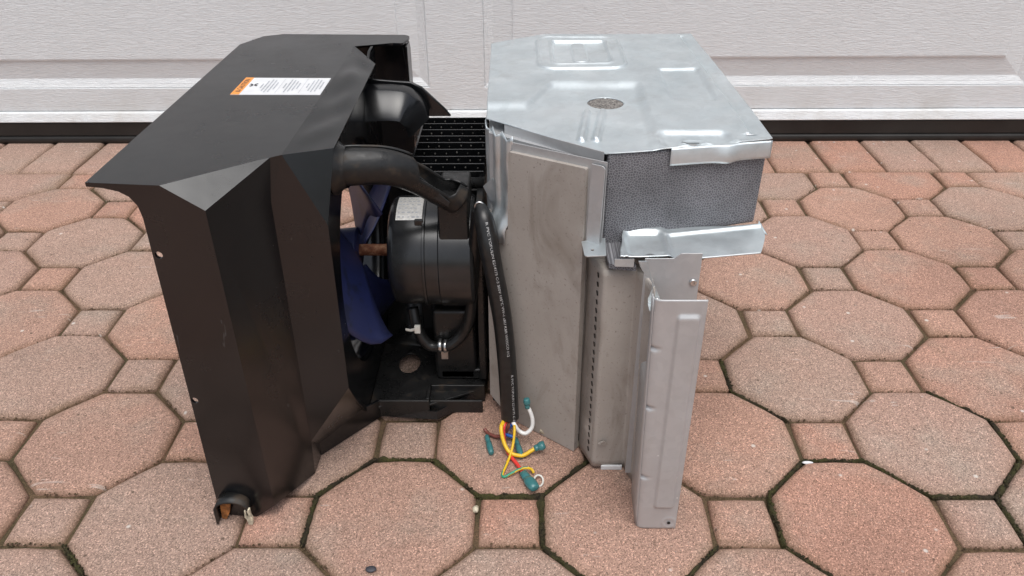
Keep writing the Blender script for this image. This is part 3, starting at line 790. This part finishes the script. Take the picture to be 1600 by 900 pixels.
# ------------------------------------------------------------------ metal blower housing (right)
B = thing("blower_housing", "galvanised metal blower housing with grey insulation panel and bead foam block", "blower housing", (.10, 1.05, 0))
TZ = .45
FL, FR, BR, BL, CLf, LL = (.093, .846), (.2905, .879), (.2775, 1.334), (.035, 1.338), (-.0495, 1.285), (-.0455, .962)
def lerpx(y, a, b): return a[0] + (b[0] - a[0]) * (y - a[1]) / (b[1] - a[1])
def xl(y): return lerpx(y, FL, LL) if y < LL[1] else (lerpx(y, LL, CLf) if y < CLf[1] else lerpx(y, CLf, BL))
def xr(y): return lerpx(y, FL, FR) if y < FR[1] else lerpx(y, FR, BR)
def emboss(x, y):
    yb = 1.000 + .083 * sst(.0, .045, x)
    p_ = 1 - sst(yb - .014, yb + .010, y)                       # 1 in the low front pocket
    xr_ = .158 - .006 * (1.03 - y) / .18
    p_ *= 1 - sst(xr_ - .008, xr_ + .008, x)
    back = .0068 - .0026 * sst(1.02, .88, y) - .003 * sst(.87, .855, y)
    h = back * (1 - p_)
    d = rrect(x, y, .160, .80, .243, .905, .012); h -= .0050 * (1 - sst(-.007, .006, d)) * sst(.858, .872, y)
    d = rrect(x, y, .194, 1.005, .254, 1.150, .008); h -= .0040 * (1 - sst(-.006, .003, d))
    d = rrect(x, y, .024, 1.143, .152, 1.314, .026)
    h += .0036 * math.exp(-(d / .0023) ** 2) + .0016 * (1 - sst(-.003, .001, d))
    d = rrect(x, y, .047, 1.168, .130, 1.288, .008); h -= .0030 * (1 - sst(-.0025, .002, d)); h += .0022 * math.exp(-((d - .003) / .0018) ** 2)
    d = seg(x, y, (.087, 1.183), (.0865, 1.264)) - .012; h += .0040 * (1 - sst(-.003, .001, d))
    for a, c in (((.0822, .9795), (.0690, .886)), ((.1018, .9795), (.0862, .886))):
        d = seg(x, y, a, c); h += .0052 * (1 - sst(.0022, .0062, d))
    a, c = Vector((.2560, 1.325)), Vector((.2675, .897)); xx_ = a.x + (c.x - a.x) * (y - a.y) / (c.y - a.y)
    if .892 < y < 1.326: h += .0036 * (1 - sst(-.0025, .0012, x - xx_)) * math.exp(-max(0, xx_ - x) / .006) - .0055 * sst(0, .0016, x - xx_) * math.exp(-max(0, x - xx_) / .004)
    d = rrect(x, y, .186, .858, .2135, .887, .008); h += .0016 * math.exp(-((d) / .002) ** 2)
    h += .0012 * noise.noise(Vector((x * 12, y * 12, 0)))
    return h
nxg, ys_ = 210, []
y = FL[1]
while y < BL[1]: ys_.append(y); y += .0019
ys_[-1] = BL[1]
HC, HR = Vector((.1088, 1.017)), .0237
V = []; idx = []; OR = []
for y in ys_:
    a, c = xl(y), xr(min(y, BR[1] + .004)); row = []
    for i in range(nxg + 1):
        x = a + (c - a) * i / nxg; p = Vector((x, y)); d = p - HC; OR.append(p.copy())
        if HR - .0012 < d.length < HR + .0012: p = HC + d.normalized() * HR
        hz = emboss(p.x, p.y)
        # keep the lip edge at the step at the very front
        row.append(len(V)); V.append((p.x, p.y, TZ + hz))
    idx.append(row)
F = []
for r_ in range(len(ys_) - 1):
    for i in range(nxg):
        q = (idx[r_][i], idx[r_][i + 1], idx[r_ + 1][i + 1], idx[r_ + 1][i])
        if all((Vector(V[k][:2]) - HC).length <= HR * 1.002 for k in q) and ((OR[q[0]] + OR[q[2]]) / 2 - HC).length < HR: continue
        F.append(q)
TP = obj("top_plate", V, F, GALV, B, smooth=True, solid=.0012)
def on_top(poly, lift): return [(x, y, TZ + emboss(x, y) + lift) for x, y in poly]
sp_ = [(.1850 + .0205 * k / 8, .8768) for k in range(9)] + [(.2055 - .0205 * k / 8, .8783) for k in range(9)]
obj("slot", on_top(sp_, .0006), [(k, k + 1, 16 - k, 17 - k) for k in range(8)], DARK, TP)  # flat dark strip on the plate, the slot's inner shade painted as colour
mb = MB(); mb.lathe([(0, .005), (.0008, .0045), (.0014, .002), (.0014, 0)], (.1965, .869, TZ + emboss(.1965, .869)), axis='z', n=16); mb.build("rivet", STEEL, TP, smooth=True)
obj("crease_nick", on_top([(.262, .8885), (.2745, .8895), (.2735, .8925), (.267, .8915), (.2625, .8955)], .0008), [(0, 1, 2, 3, 4)], WHITE, TP)
# front lip with a bulge
V = []; nl = 40; la, lb_ = Vector((.1700, .8585, 0)), Vector((.2905, .8787, 0))
lips = [(.0, .0), (-.0012, -.0025), (-.0014, -.0185), (-.0012, -.0215)]
for i in range(nl + 1):
    t_ = i / nl; p = la.lerp(lb_, t_); bul = math.exp(-((t_ - .56) / .09) ** 2)
    zt = TZ + .0012 + .0010 * sst(.40, .55, t_)
    for (dy, dz) in lips:
        V.append((p.x, p.y + dy * 1.0 - .0028 * bul * (1 if dz < -.001 else .2), zt + dz * (1 + .1 * bul)))
F = [(i * 4 + j, i * 4 + j + 1, (i + 1) * 4 + j + 1, (i + 1) * 4 + j) for i in range(nl) for j in range(3)]
obj("front_lip", V, F, GALV, B, smooth=True, solid=.0012)
# diagonal lip with rounded tab
dl = Vector((FL[0] - LL[0], FL[1] - LL[1], 0)); dll = dl.length; dl.normalize()
sheet("side_lip", [Vector(p) for p in rpoly([(.030, -.004), (.030, -.016), (.128, -.018), (.130, -.024, .002), (.1785, -.026, .006), (.1795, -.001)])], (LL[0], LL[1], TZ + .0022), dl, Z, .0012, GALV2, B, bevel=.0005)
# foam block under the plate
fo = MB(); fo.add([(.0965, .8475, .330), (.287, .885, .342), (.281, 1.30, .34), (.07, 1.30, .34), (.0965, .8475, .4478), (.2885, .885, .4478), (.276, 1.30, .4470), (.07, 1.30, .4470)],
                  [(3, 2, 1, 0), (4, 5, 6, 7), (0, 1, 5, 4), (1, 2, 6, 5), (2, 3, 7, 6), (3, 0, 4, 7)])
fo.build("foam_block", FOAM, B, bevel=.003)
mb = MB(); mb.lathe([(0, 0), (0, .0232)], (HC.x, HC.y, .4484), axis='z', n=28); mb.build("hole_foam", SPECK, B)
sheet("foam_ledge", [Vector(p) for p in ((.0965, .853), (.126, .853), (.131, .793), (.1065, .7965), (.1, .80))], (0, 0, .333), X, Y, .006, FOAM, B)
# insulation panel
pu = Vector((.080 + .0451, .840 - .9367, 0)); pl_ = pu.length; pu.normalize(); PO = (-.0451, .9367, 0)
s_of = lambda x: (x + .0451) / pu.x
pan = [(0.0, .029), (s_of(-.0165), .0015), (s_of(.0762), .0015), (s_of(.0755), .4345), (s_of(-.0135), .4270), (s_of(-.0155), .3200), (s_of(-.0435), .3000)]
pnrm = pu.cross(Z)
sheet("insulation_panel", [Vector(p) for p in rpoly([(a, b_, .002) for a, b_ in pan])], Vector(PO) + pnrm * .006, pu, Z, .010, INSUL, B, bevel=.0025, segs=3)
# border strips of the duct wall around the pad
sheet("wall_flange", [Vector(p) for p in ((s_of(-.0135), .30), (s_of(.0935), .333), (s_of(.0945), .4465), (s_of(-.0135), .4375))], Vector(PO) + pnrm * .0005, pu, Z, .0015, GALV2, B)
sheet("corner_flange", [Vector(p) for p in rpoly([(s_of(.0785), .336, .003), (s_of(.0925), .333, .002), (s_of(.0945), .4425, .004), (s_of(.0805), .4415)])], Vector(PO) + pnrm * .0045, pu, Z, .0018, GALV2, B, bevel=.0005)
# crumpled corner post
prof_ = [(-.0465, .985), (-.0468, .962), (-.0445, .953), (-.0400, .9535), (-.0375, .948), (-.0365, .938), (-.0335, .931), (-.0290, .932), (-.0255, .929), (-.0225, .920), (-.0190, .913), (-.0150, .914), (-.0122, .9115)]
V = []; nz = 26
for i in range(nz + 1):
    z = .312 + .130 * i / nz
    for j, (x, y) in enumerate(prof_):
        q = noise.noise(Vector((x * 60, z * 30, 3))); fl_ = sst(.345, .312, z)
        V.append((x + .0018 * q - .012 * fl_ * (j > 4), y + .0022 * noise.noise(Vector((x * 80, z * 38, 9))) - .004 * fl_ + .002 * sst(.43, .443, z) * math.sin(j * 2), z + .004 * (i == nz) * math.sin(j * 1.7) - .014 * (i == 0) * (j / 12.)))
k = len(prof_)
obj("corner_post", V, [(i * k + j, i * k + j + 1, (i + 1) * k + j + 1, (i + 1) * k + j) for i in range(nz) for j in range(k - 1)], GALV, B, smooth=True, solid=.0012)
mb = MB(); mb.add([(-.0515, .950, .362), (-.0425, .944, .345), (-.0335, .939, .325), (-.0315, .934, .345), (-.034, .937, .366), (-.0385, .942, .378)], [(0, 1, 2, 3, 4, 5)]); mb.build("torn_flap", GALV, B, solid=.001)
# body behind the panel
bd = [(-.0448, .9405), (.080, .8500), (.097, .8280), (.135, .8165), (.150, .790), (.203, .788), (.205, 1.285), (-.048, 1.285)]
bd = [Vector(p) for p in bd]
sheet("housing_body", bd, (0, 0, .328), X, Y, .304, INSUL, B)
sheet("body_base", [Vector(p) for p in ((-.046, .952), (.076, .856), (.2, .82), (.2, 1.28), (-.046, 1.28))], (0, 0, .0235), X, Y, .0225, DARK, B)
sheet("upper_body", [Vector(p) for p in ((-.042, .945), (.093, .8505), (.10, .90), (.10, 1.29), (-.046, 1.29))], (0, 0, .437), X, Y, .108, GALV2, B)
mb = MB(); mb.add([(-.0475, .945, .026), (-.0445, .938, .026), (-.0455, .938, .075), (-.049, .946, .085), (-.049, .97, .085), (-.0478, .97, .026)], [(0, 1, 2, 3), (0, 3, 4, 5)]); mb.build("foot_pad", CREAM, B, solid=.002)
# rounded insulation column
path = rpoly([(.0800, .8460), (.0935, .8125, .004), (.0965, .8040, .014), (.1345, .8085, .003), (.1480, .7700), (.1495, .7640)], 8)[0:]
V = []; nz = 30; k = len(path)
for i in range(nz + 1):
    z = .006 + .315 * i / nz
    for p in path:
        q = .0011 * noise.noise(Vector((p.x * 30, p.y * 30, z * 14)))
        lowr = .0 if z > .03 else 0
        zz = z - (.0 if i else .006 * sst(.12, .15, p.x))
        V.append((p.x + q + .0045 * (.321 - z) / .32 * sst(.11, .14, p.x), p.y + q, zz))
obj("insulated_column", V, [(i * k + j, i * k + j + 1, (i + 1) * k + j + 1, (i + 1) * k + j) for i in range(nz) for j in range(k - 1)], INSUL, B, smooth=True, solid=.001, soff=0)
cap = [Vector(p) for p in path] + [Vector((.149, .83)), Vector((.085, .84))]
sheet("column_cap", cap, (0, 0, .3215), X, Y, .005, INSUL, B, bevel=.001)
mb = MB(); tdir = Vector((.0935 - .0800, .8125 - .8460, 0)).normalized(); nd = tdir.cross(Z)
for i in range(23):
    z = .028 + i * .0127; c = Vector((.0905, .8200, z)) + nd * .0022
    mb.add([c + tdir * .0035 - Z * .0030, c + tdir * .0060 - Z * .0022, c + tdir * .0040 + Z * .0036, c + tdir * .0012 + Z * .0028], [(0, 1, 2, 3)])
pf = mb.build("seam_perforations", DARK, B, solid=.0006); pf["kind"] = "stuff"  # uncut: dark patches with the shade of the holes painted in
mb = MB(); mb.add([(.101, .8020, .052), (.108, .8005, .057), (.112, .8025, .054), (.113, .8030, .049), (.104, .8015, .049)], [(0, 1, 2, 3, 4)]); mb.build("tear_flap", INSUL, B, solid=.0015)
# pad edge left of the front plate
mb = MB(); V, F = sheet_geo([Vector(p) for p in ((.765, .012), (.742, .030), (.740, .247), (.760, .258))][::-1], (), (.1470, 0, 0), Y, Z, -.0115)
mb.add(V, F); o = mb.build("side_pad", INSUL, B, bevel=.0015); bm_merge(o)
# trim at the bottom
mb = MB(); mb.tube([(.026, .876, .007), (.045, .866, .0045), (.065, .857, .0045), (.081, .849, .006)], .005, 8, sy=.6); mb.build("bottom_trim", CREAM, B, smooth=True)
mb = MB(); mb.box((.108, .803, .0005), (.137, .8065, .008)); mb.build("bottom_strip", WHITE, B, bevel=.001)
# shelf (pressed tray)
def shelf_h(x, y):
    d = rrect(x, y, .1215, .795, .1685, .854, .010); h = .0035 - .0060 * (1 - sst(-.006, .004, d))
    h += .0015 * math.exp(-((x - .1185) / .0016) ** 2) + .0012 * math.exp(-((x - .1130) / .0016) ** 2)
    yc = .8525 + (x - .19) * .20
    k = sst(.166, .178, x)
    h += k * (.0026 * math.exp(-((y - yc) / .0040) ** 2) - .0045 - .0010 * (1 - sst(yc - .006, yc, y)))
    return h
def sh_y0(x): return .789 + .004 * sst(.13, .19, x) + (.0155) * max(0, (x - .19)) / .0925
def sh_y1(x): return .8650 + .010 * (x - .112) / .18
V = []; na_, nb_ = 110, 44
for i in range(na_ + 1):
    x = .1105 + (.2925 - .1105) * i / na_; xb = x
    a, c = sh_y0(x), sh_y1(x)
    if x > .276: a += .008 - math.sqrt(max(0, .0165 ** 2 - (x - .276) ** 2)) * .008 / .0165 + (x - .276) * 2.2 * 1.0
    for j in range(nb_ + 1):
        y = a + (c - a) * j / nb_; xx = x + .013 * (j / nb_) * max(0, 1 - i / na_ * 2.2); V.append((xx, y, .345 + shelf_h(xx, y)))
SHf = obj("shelf_tray", V, [(i * (nb_ + 1) + j, (i + 1) * (nb_ + 1) + j, (i + 1) * (nb_ + 1) + j + 1, i * (nb_ + 1) + j + 1) for i in range(na_) for j in range(nb_)], GALV, B, smooth=True, solid=.0014)
mb = MB(); mb.add([(.2885, .873, .346), (.2925, .862, .341), (.2985, .862, .337), (.2895, .875, .350)], [(0, 1, 2), (0, 2, 3)]); mb.build("bent_tip", GALV, SHf, solid=.001)
for (x, y) in ((.147, .7985), (.196, .799)):
    mb = MB(); mb.lathe([(0, .006), (.0012, .004), (.0008, .002), (.002, 0)], (x, y, .345 + shelf_h(x, y)), axis='z', n=14); mb.build("spot_weld", STEEL, SHf, smooth=True)
sheet("shelf_foam", [Vector(p) for p in ((.170, .83), (.279, .845), (.279, .875), (.17, .865))], (0, 0, .3345), X, Y, .006, FOAM, B)
sheet("screw_tab", [Vector(p) for p in rpoly([(.0700, .8345), (.0715, .7985, .004), (.0965, .8005, .002), (.0990, .8430)])], (0, 0, .3435), X, Y, .0014, GALV, B, holes=[circ(.0815, .8135, .0022, n=12)], bevel=.0004)
sheet("small_tab", [Vector(p) for p in rpoly([(.1052, .3445), (.1052, .3350, .002), (.1275, .3340, .002), (.1275, .3450)])], (0, .7895, .0), X, Z, .0014, GALV, B, bevel=.0004)
# sheet under the shelf, with screw
BS = sheet("back_sheet", [Vector(p) for p in ((.139, .012), (.204, .012), (.2035, .3540), (.179, .3540), (.172, .3475), (.139, .3475))], (0, .786, 0), X, Z, .0015, GALV2, B, bevel=.0005)
mb = MB(); mb.lathe([(0, .0045), (-.0015, .0042), (-.002, .003), (-.0012, .0015), (-.0012, 0)], (.1965, .7855, .316), axis='y', n=16); mb.build("screw", STEEL, BS, smooth=True)
# curved bracket
bp = rpoly([(.1384, .354), (.1470, .328), (.1580, .3025), (.1610, .2995, .001), (.1560, .2975, .002), (.1440, .2985, .002)]) + [Vector(p) for p in
     [(.1432, .3045), (.1452, .3110), (.1468, .3190), (.1462, .3255), (.1430, .3315), (.1385, .3365), (.1345, .3415), (.1315, .3470), (.1290, .354)]]
BK = sheet("curved_bracket", bp, (0, .768, 0), X, Z, .0018, GALV, B, bevel=.0005)
mb = MB(); mb.lathe([(0, .0025), (-.001, .002), (-.001, 0)], (.154, .7675, .3035), axis='y', n=14); mb.build("rivet", STEEL, BK, smooth=True)
sheet("bracket_lug", [Vector(p) for p in rpoly([(.1435, .752, .003), (.160, .752, .002), (.160, .769), (.1435, .769)])], (0, 0, .2985), X, Y, .0016, GALV, B, holes=[circ(.152, .760, .0022, n=12)], bevel=.0004)
# front plate with embossed field
PYF = .70
def pl_x0(z): return .1452 + (.1378 - .1452) * z / .3465
V = []; na_, nb_ = 44, 170
for i in range(na_ + 1):
    for j in range(nb_ + 1):
        z = .0012 + .3455 * j / nb_; a = pl_x0(z); c = .1938
        t_ = i / na_; x = a + (c - a) * t_
        cut_ = 0
        if z < .006 and x > .190: z = .0012 + (z - .0012) * 1 + .0
        d = rrect(x, z, .1635 - .0006 * 0, .039, .1880, .328, .0045)
        e = .0034 * (1 - sst(-.0026, .0012, d))
        roll_ = .004 * math.exp(-(x - a) / .003)
        notch = sum(.006 * math.exp(-((z - zz) / .0022) ** 2) * math.exp(-((x - a) / .007) ** 2) for zz in (.0895, .199, .283))
        ring = .0009 * math.exp(-((math.hypot(x - .1845, z - .012) - .008) / .0012) ** 2)
        V.append((x, PYF - e - ring + roll_ + notch, z))
FP = obj("front_plate", V, [(i * (nb_ + 1) + j, (i + 1) * (nb_ + 1) + j, (i + 1) * (nb_ + 1) + j + 1, i * (nb_ + 1) + j + 1) for i in range(na_) for j in range(nb_)], GALV2, B, smooth=True, solid=.0014)
mb = MB(); mb.lathe([(0, .0022), (-.0006, .0022), (-.0006, 0)], (.1845, PYF - .0006, .012), axis='y', n=12); mb.build("rivet", DARK, FP)
V = []
for j in range(20):
    z = .0015 + .345 * j / 19; a = pl_x0(z); V += [(a + .0006, PYF + .004, z), (a - .0004, PYF + .012, z), (a + .001, PYF + .013 + .047 * (1 - sst(.215, .262, z)), z)]
obj("plate_fold", V, [(3 * j + k_, 3 * j + k_ + 1, 3 * j + k_ + 4, 3 * j + k_ + 3) for j in range(19) for k_ in range(2)], GALV2, B, smooth=True, solid=.0012)
sheet("top_flange", [Vector(p) for p in ((.1390, PYF + .0045), (.1935, PYF + .0015), (.1935, PYF + .085), (.15, PYF + .085))], (0, 0, .3185), X, Y, .0012, GALV2, B) if False else None

# ------------------------------------------------------------------ power cable with loose wires
K = thing("power_cable", "black sheathed cable with loose coloured wires and teal crimp connectors", "cable", (-.02, .86, 0))
cpts = [(-.0556, .9310, .3430), (-.0530, .9240, .3400), (-.0487, .9120, .3270), (-.0427, .8990, .2955), (-.0351, .8920, .250), (-.0280, .8870, .2026), (-.0234, .8820, .1531), (-.0203, .8770, .1014), (-.0189, .8730, .0583), (-.0180, .8695, .0370)]
cs = spline(cpts, 12); nC = len(cs)
rad = [.0064 + .0066 * sst(.0, .22, i / (nC - 1)) + .0006 * noise.noise(Vector((i * .1, 0, 0))) for i in range(nC)]
mb = MB(); mb.tube(cs, rad, 24); SHT = mb.build("sheath", SHEATH, K, smooth=True)
mb = MB(); pts = [Vector((-.0556 + .0058 * math.cos(R(a)), .926, .3445 + .0062 * math.sin(R(a)))) for a in range(0, 361, 20)]; mb.tube(pts, .0013, 8, cap=False); mb.build("eyelet", STEEL, K, smooth=True)
mb = MB(); c = Vector((-.0505, .9115, .3395)); mb.lathe([(0, 0.0), (-.001, .0016), (0, .002)], c, axis='y', n=12); mb.build("rivet", STEEL, K, smooth=True)
# printing on the sheath
def arclen(ps):
    L = [0]
    for a, b_ in zip(ps, ps[1:]): L.append(L[-1] + (b_ - a).length)
    return L
AL = arclen(cs); cam_p = Vector((0, 0, .79983))
def on_cable(s, v, off):
    i = 0
    while i < nC - 2 and AL[i + 1] < s: i += 1
    t_ = (s - AL[i]) / max(1e-9, AL[i + 1] - AL[i]); p = cs[i].lerp(cs[i + 1], t_)
    T = (cs[min(i + 3, nC - 1)] - cs[max(i - 2, 0)]).normalized(); r_ = rad[i] + (rad[i + 1] - rad[i]) * t_
    nf = Vector((0.12, -.75, .55)); nf = (nf - T * nf.dot(T)).normalized(); bb = nf.cross(T)      # letters' up direction
    a = v / r_
    return p + (nf * math.cos(a) + bb * math.sin(a)) * (r_ + off)
t = MB()
def cable_text(s, size, s0, v0, sx=1.3):
    V, F = text_geo(s, size); t.add([on_cable(min(s0 + v.x * sx, AL[-1] - .0005), v.y + v0, .00025) for v in V], F)
cable_text("R PVC YOPULIN E214175 C-3 300V 105°C VW-1 cRU K&R WOSCO 012", .0047, .026, -.0005)
t.build("sheath_print", PRINT, SHT); t = MB()
cable_text("R PVC YOPULIN E214175 C-3", .0047, AL[-1] - .078, .0025)
t.build("sheath_print", PRINT, SHT)
def wire(name, pts, r, mat, n=12):
    mb = MB(); mb.tube(spline(pts, 9), r, n); return mb.build(name, mat, K, smooth=True)
def crimp(a, b, r, flat=1.0, end=1.0, par=None):
    a, b = Vector(a), Vector(b); ts = [0, .03, .32, .36, .40, .62, .8, .97, 1.0]; rs = [.55, .8, .82, .66, .95, 1.1 * end, 1.05 * end, .9 * end, .6 * end]
    mb = MB(); mb.tube([a.lerp(b, q) for q in ts], [r * q for q in rs], 14, sy=flat); return mb.build("crimp_connector", TEAL, par or K, smooth=True)
wy = wire("yellow_wire", [(-0.0255, .8725, .060), (-0.0255, .8670, .038), (-.0305, .8519, .034), (-.0268, .8382, .02), (-.0177, .827, .010), (-.0015, .8238, .007), (.0111, .8307, .009), (.0192, .8353, .012)], .0028, WY)
crimp((.0165, .8337, .011), (.0312, .836, .017), .0052, 1.2, 1.05, wy)
ww = wire("white_wire", [(-0.0150, .8725, .060), (-0.0150, .8670, .038), (-.0115, .8562, .035), (-.0043, .8551, .024), (.0048, .8533, .022), (.013, .8565, .03), (.0139, .8594, .043), (.0102, .8622, .056), (.0066, .8648, .062)], .0029, WW)
crimp((.0069, .8634, .0595), (.0054, .866, .0755), .0046, 1, 1, ww)
wb = wire("brown_wire", [(-0.0190, .8725, .060), (-0.0190, .8670, .038), (-.0198, .8604, .03), (-.0255, .862, .014), (-.0358, .8631, .0065), (-.0462, .8693, .0045), (-.053, .8761, .0045), (-.0559, .8794, .0075)], .0026, WB)
crimp((-.0522, .8655, .0055), (-.0440, .8295, .0055), .0052, .9, .9, wb)
wl = wire("blue_wire", [(-0.0118, .8725, .060), (-0.0118, .8670, .038), (-.0134, .8605, .036), (-.0208, .8626, .022), (-.0255, .8611, .016), (-.0209, .8601, .012), (-.0126, .8583, .01), (-.0089, .8541, .009)], .0026, WBL)
crimp((-.0105, .8575, .008), (-.0015, .8223, .0055), .0052, .9, .9, wl)
wr = wire("red_wire", [(-0.0225, .8725, .060), (-0.0225, .8670, .038), (-.027, .8564, .03), (-.0262, .8469, .012), (-.0196, .8288, .006), (-.0096, .8133, .004), (-.0015, .7973, .0045), (.002, .7879, .006)], .0027, WR)
crimp((.0002, .7925, .006), (.0168, .7605, .008), .0056, 1.35, 1.0, wr)
pts = [Vector((.0215 + .0062 * math.cos(R(a)), .7795 + .0075 * math.sin(R(a)), .0035 + .003 * math.sin(R(a)))) for a in range(-130, 175, 15)]
mb = MB(); mb.tube(pts, .0014, 8); mb.build("ring_terminal", IVORY, K, smooth=True)
gpts = spline([(-0.0125, .8725, .060), (-0.0125, .8670, .038), (-.0115, .8493, .034), (-.0132, .8357, .02), (-.0177, .8217, .009), (-.0237, .8046, .005), (-.0279, .7919, .003), (-.0251, .7871, .003), (-.0147, .7914, .006), (-.0041, .7957, .009), (.0046, .7961, .011), (.0117, .7968, .008), (.0152, .7935, .004)], 9)
mb = MB(); mb.tube(gpts, .0019, 12); go = mb.build("earth_wire", [WY, WG], K, smooth=True)
for p in go.data.polygons:
    if p.index < (len(gpts) - 1) * 12:
        rr_, cc = divmod(p.index, 12)
        if (cc + rr_ * .12) % 12 < 5: p.material_index = 1
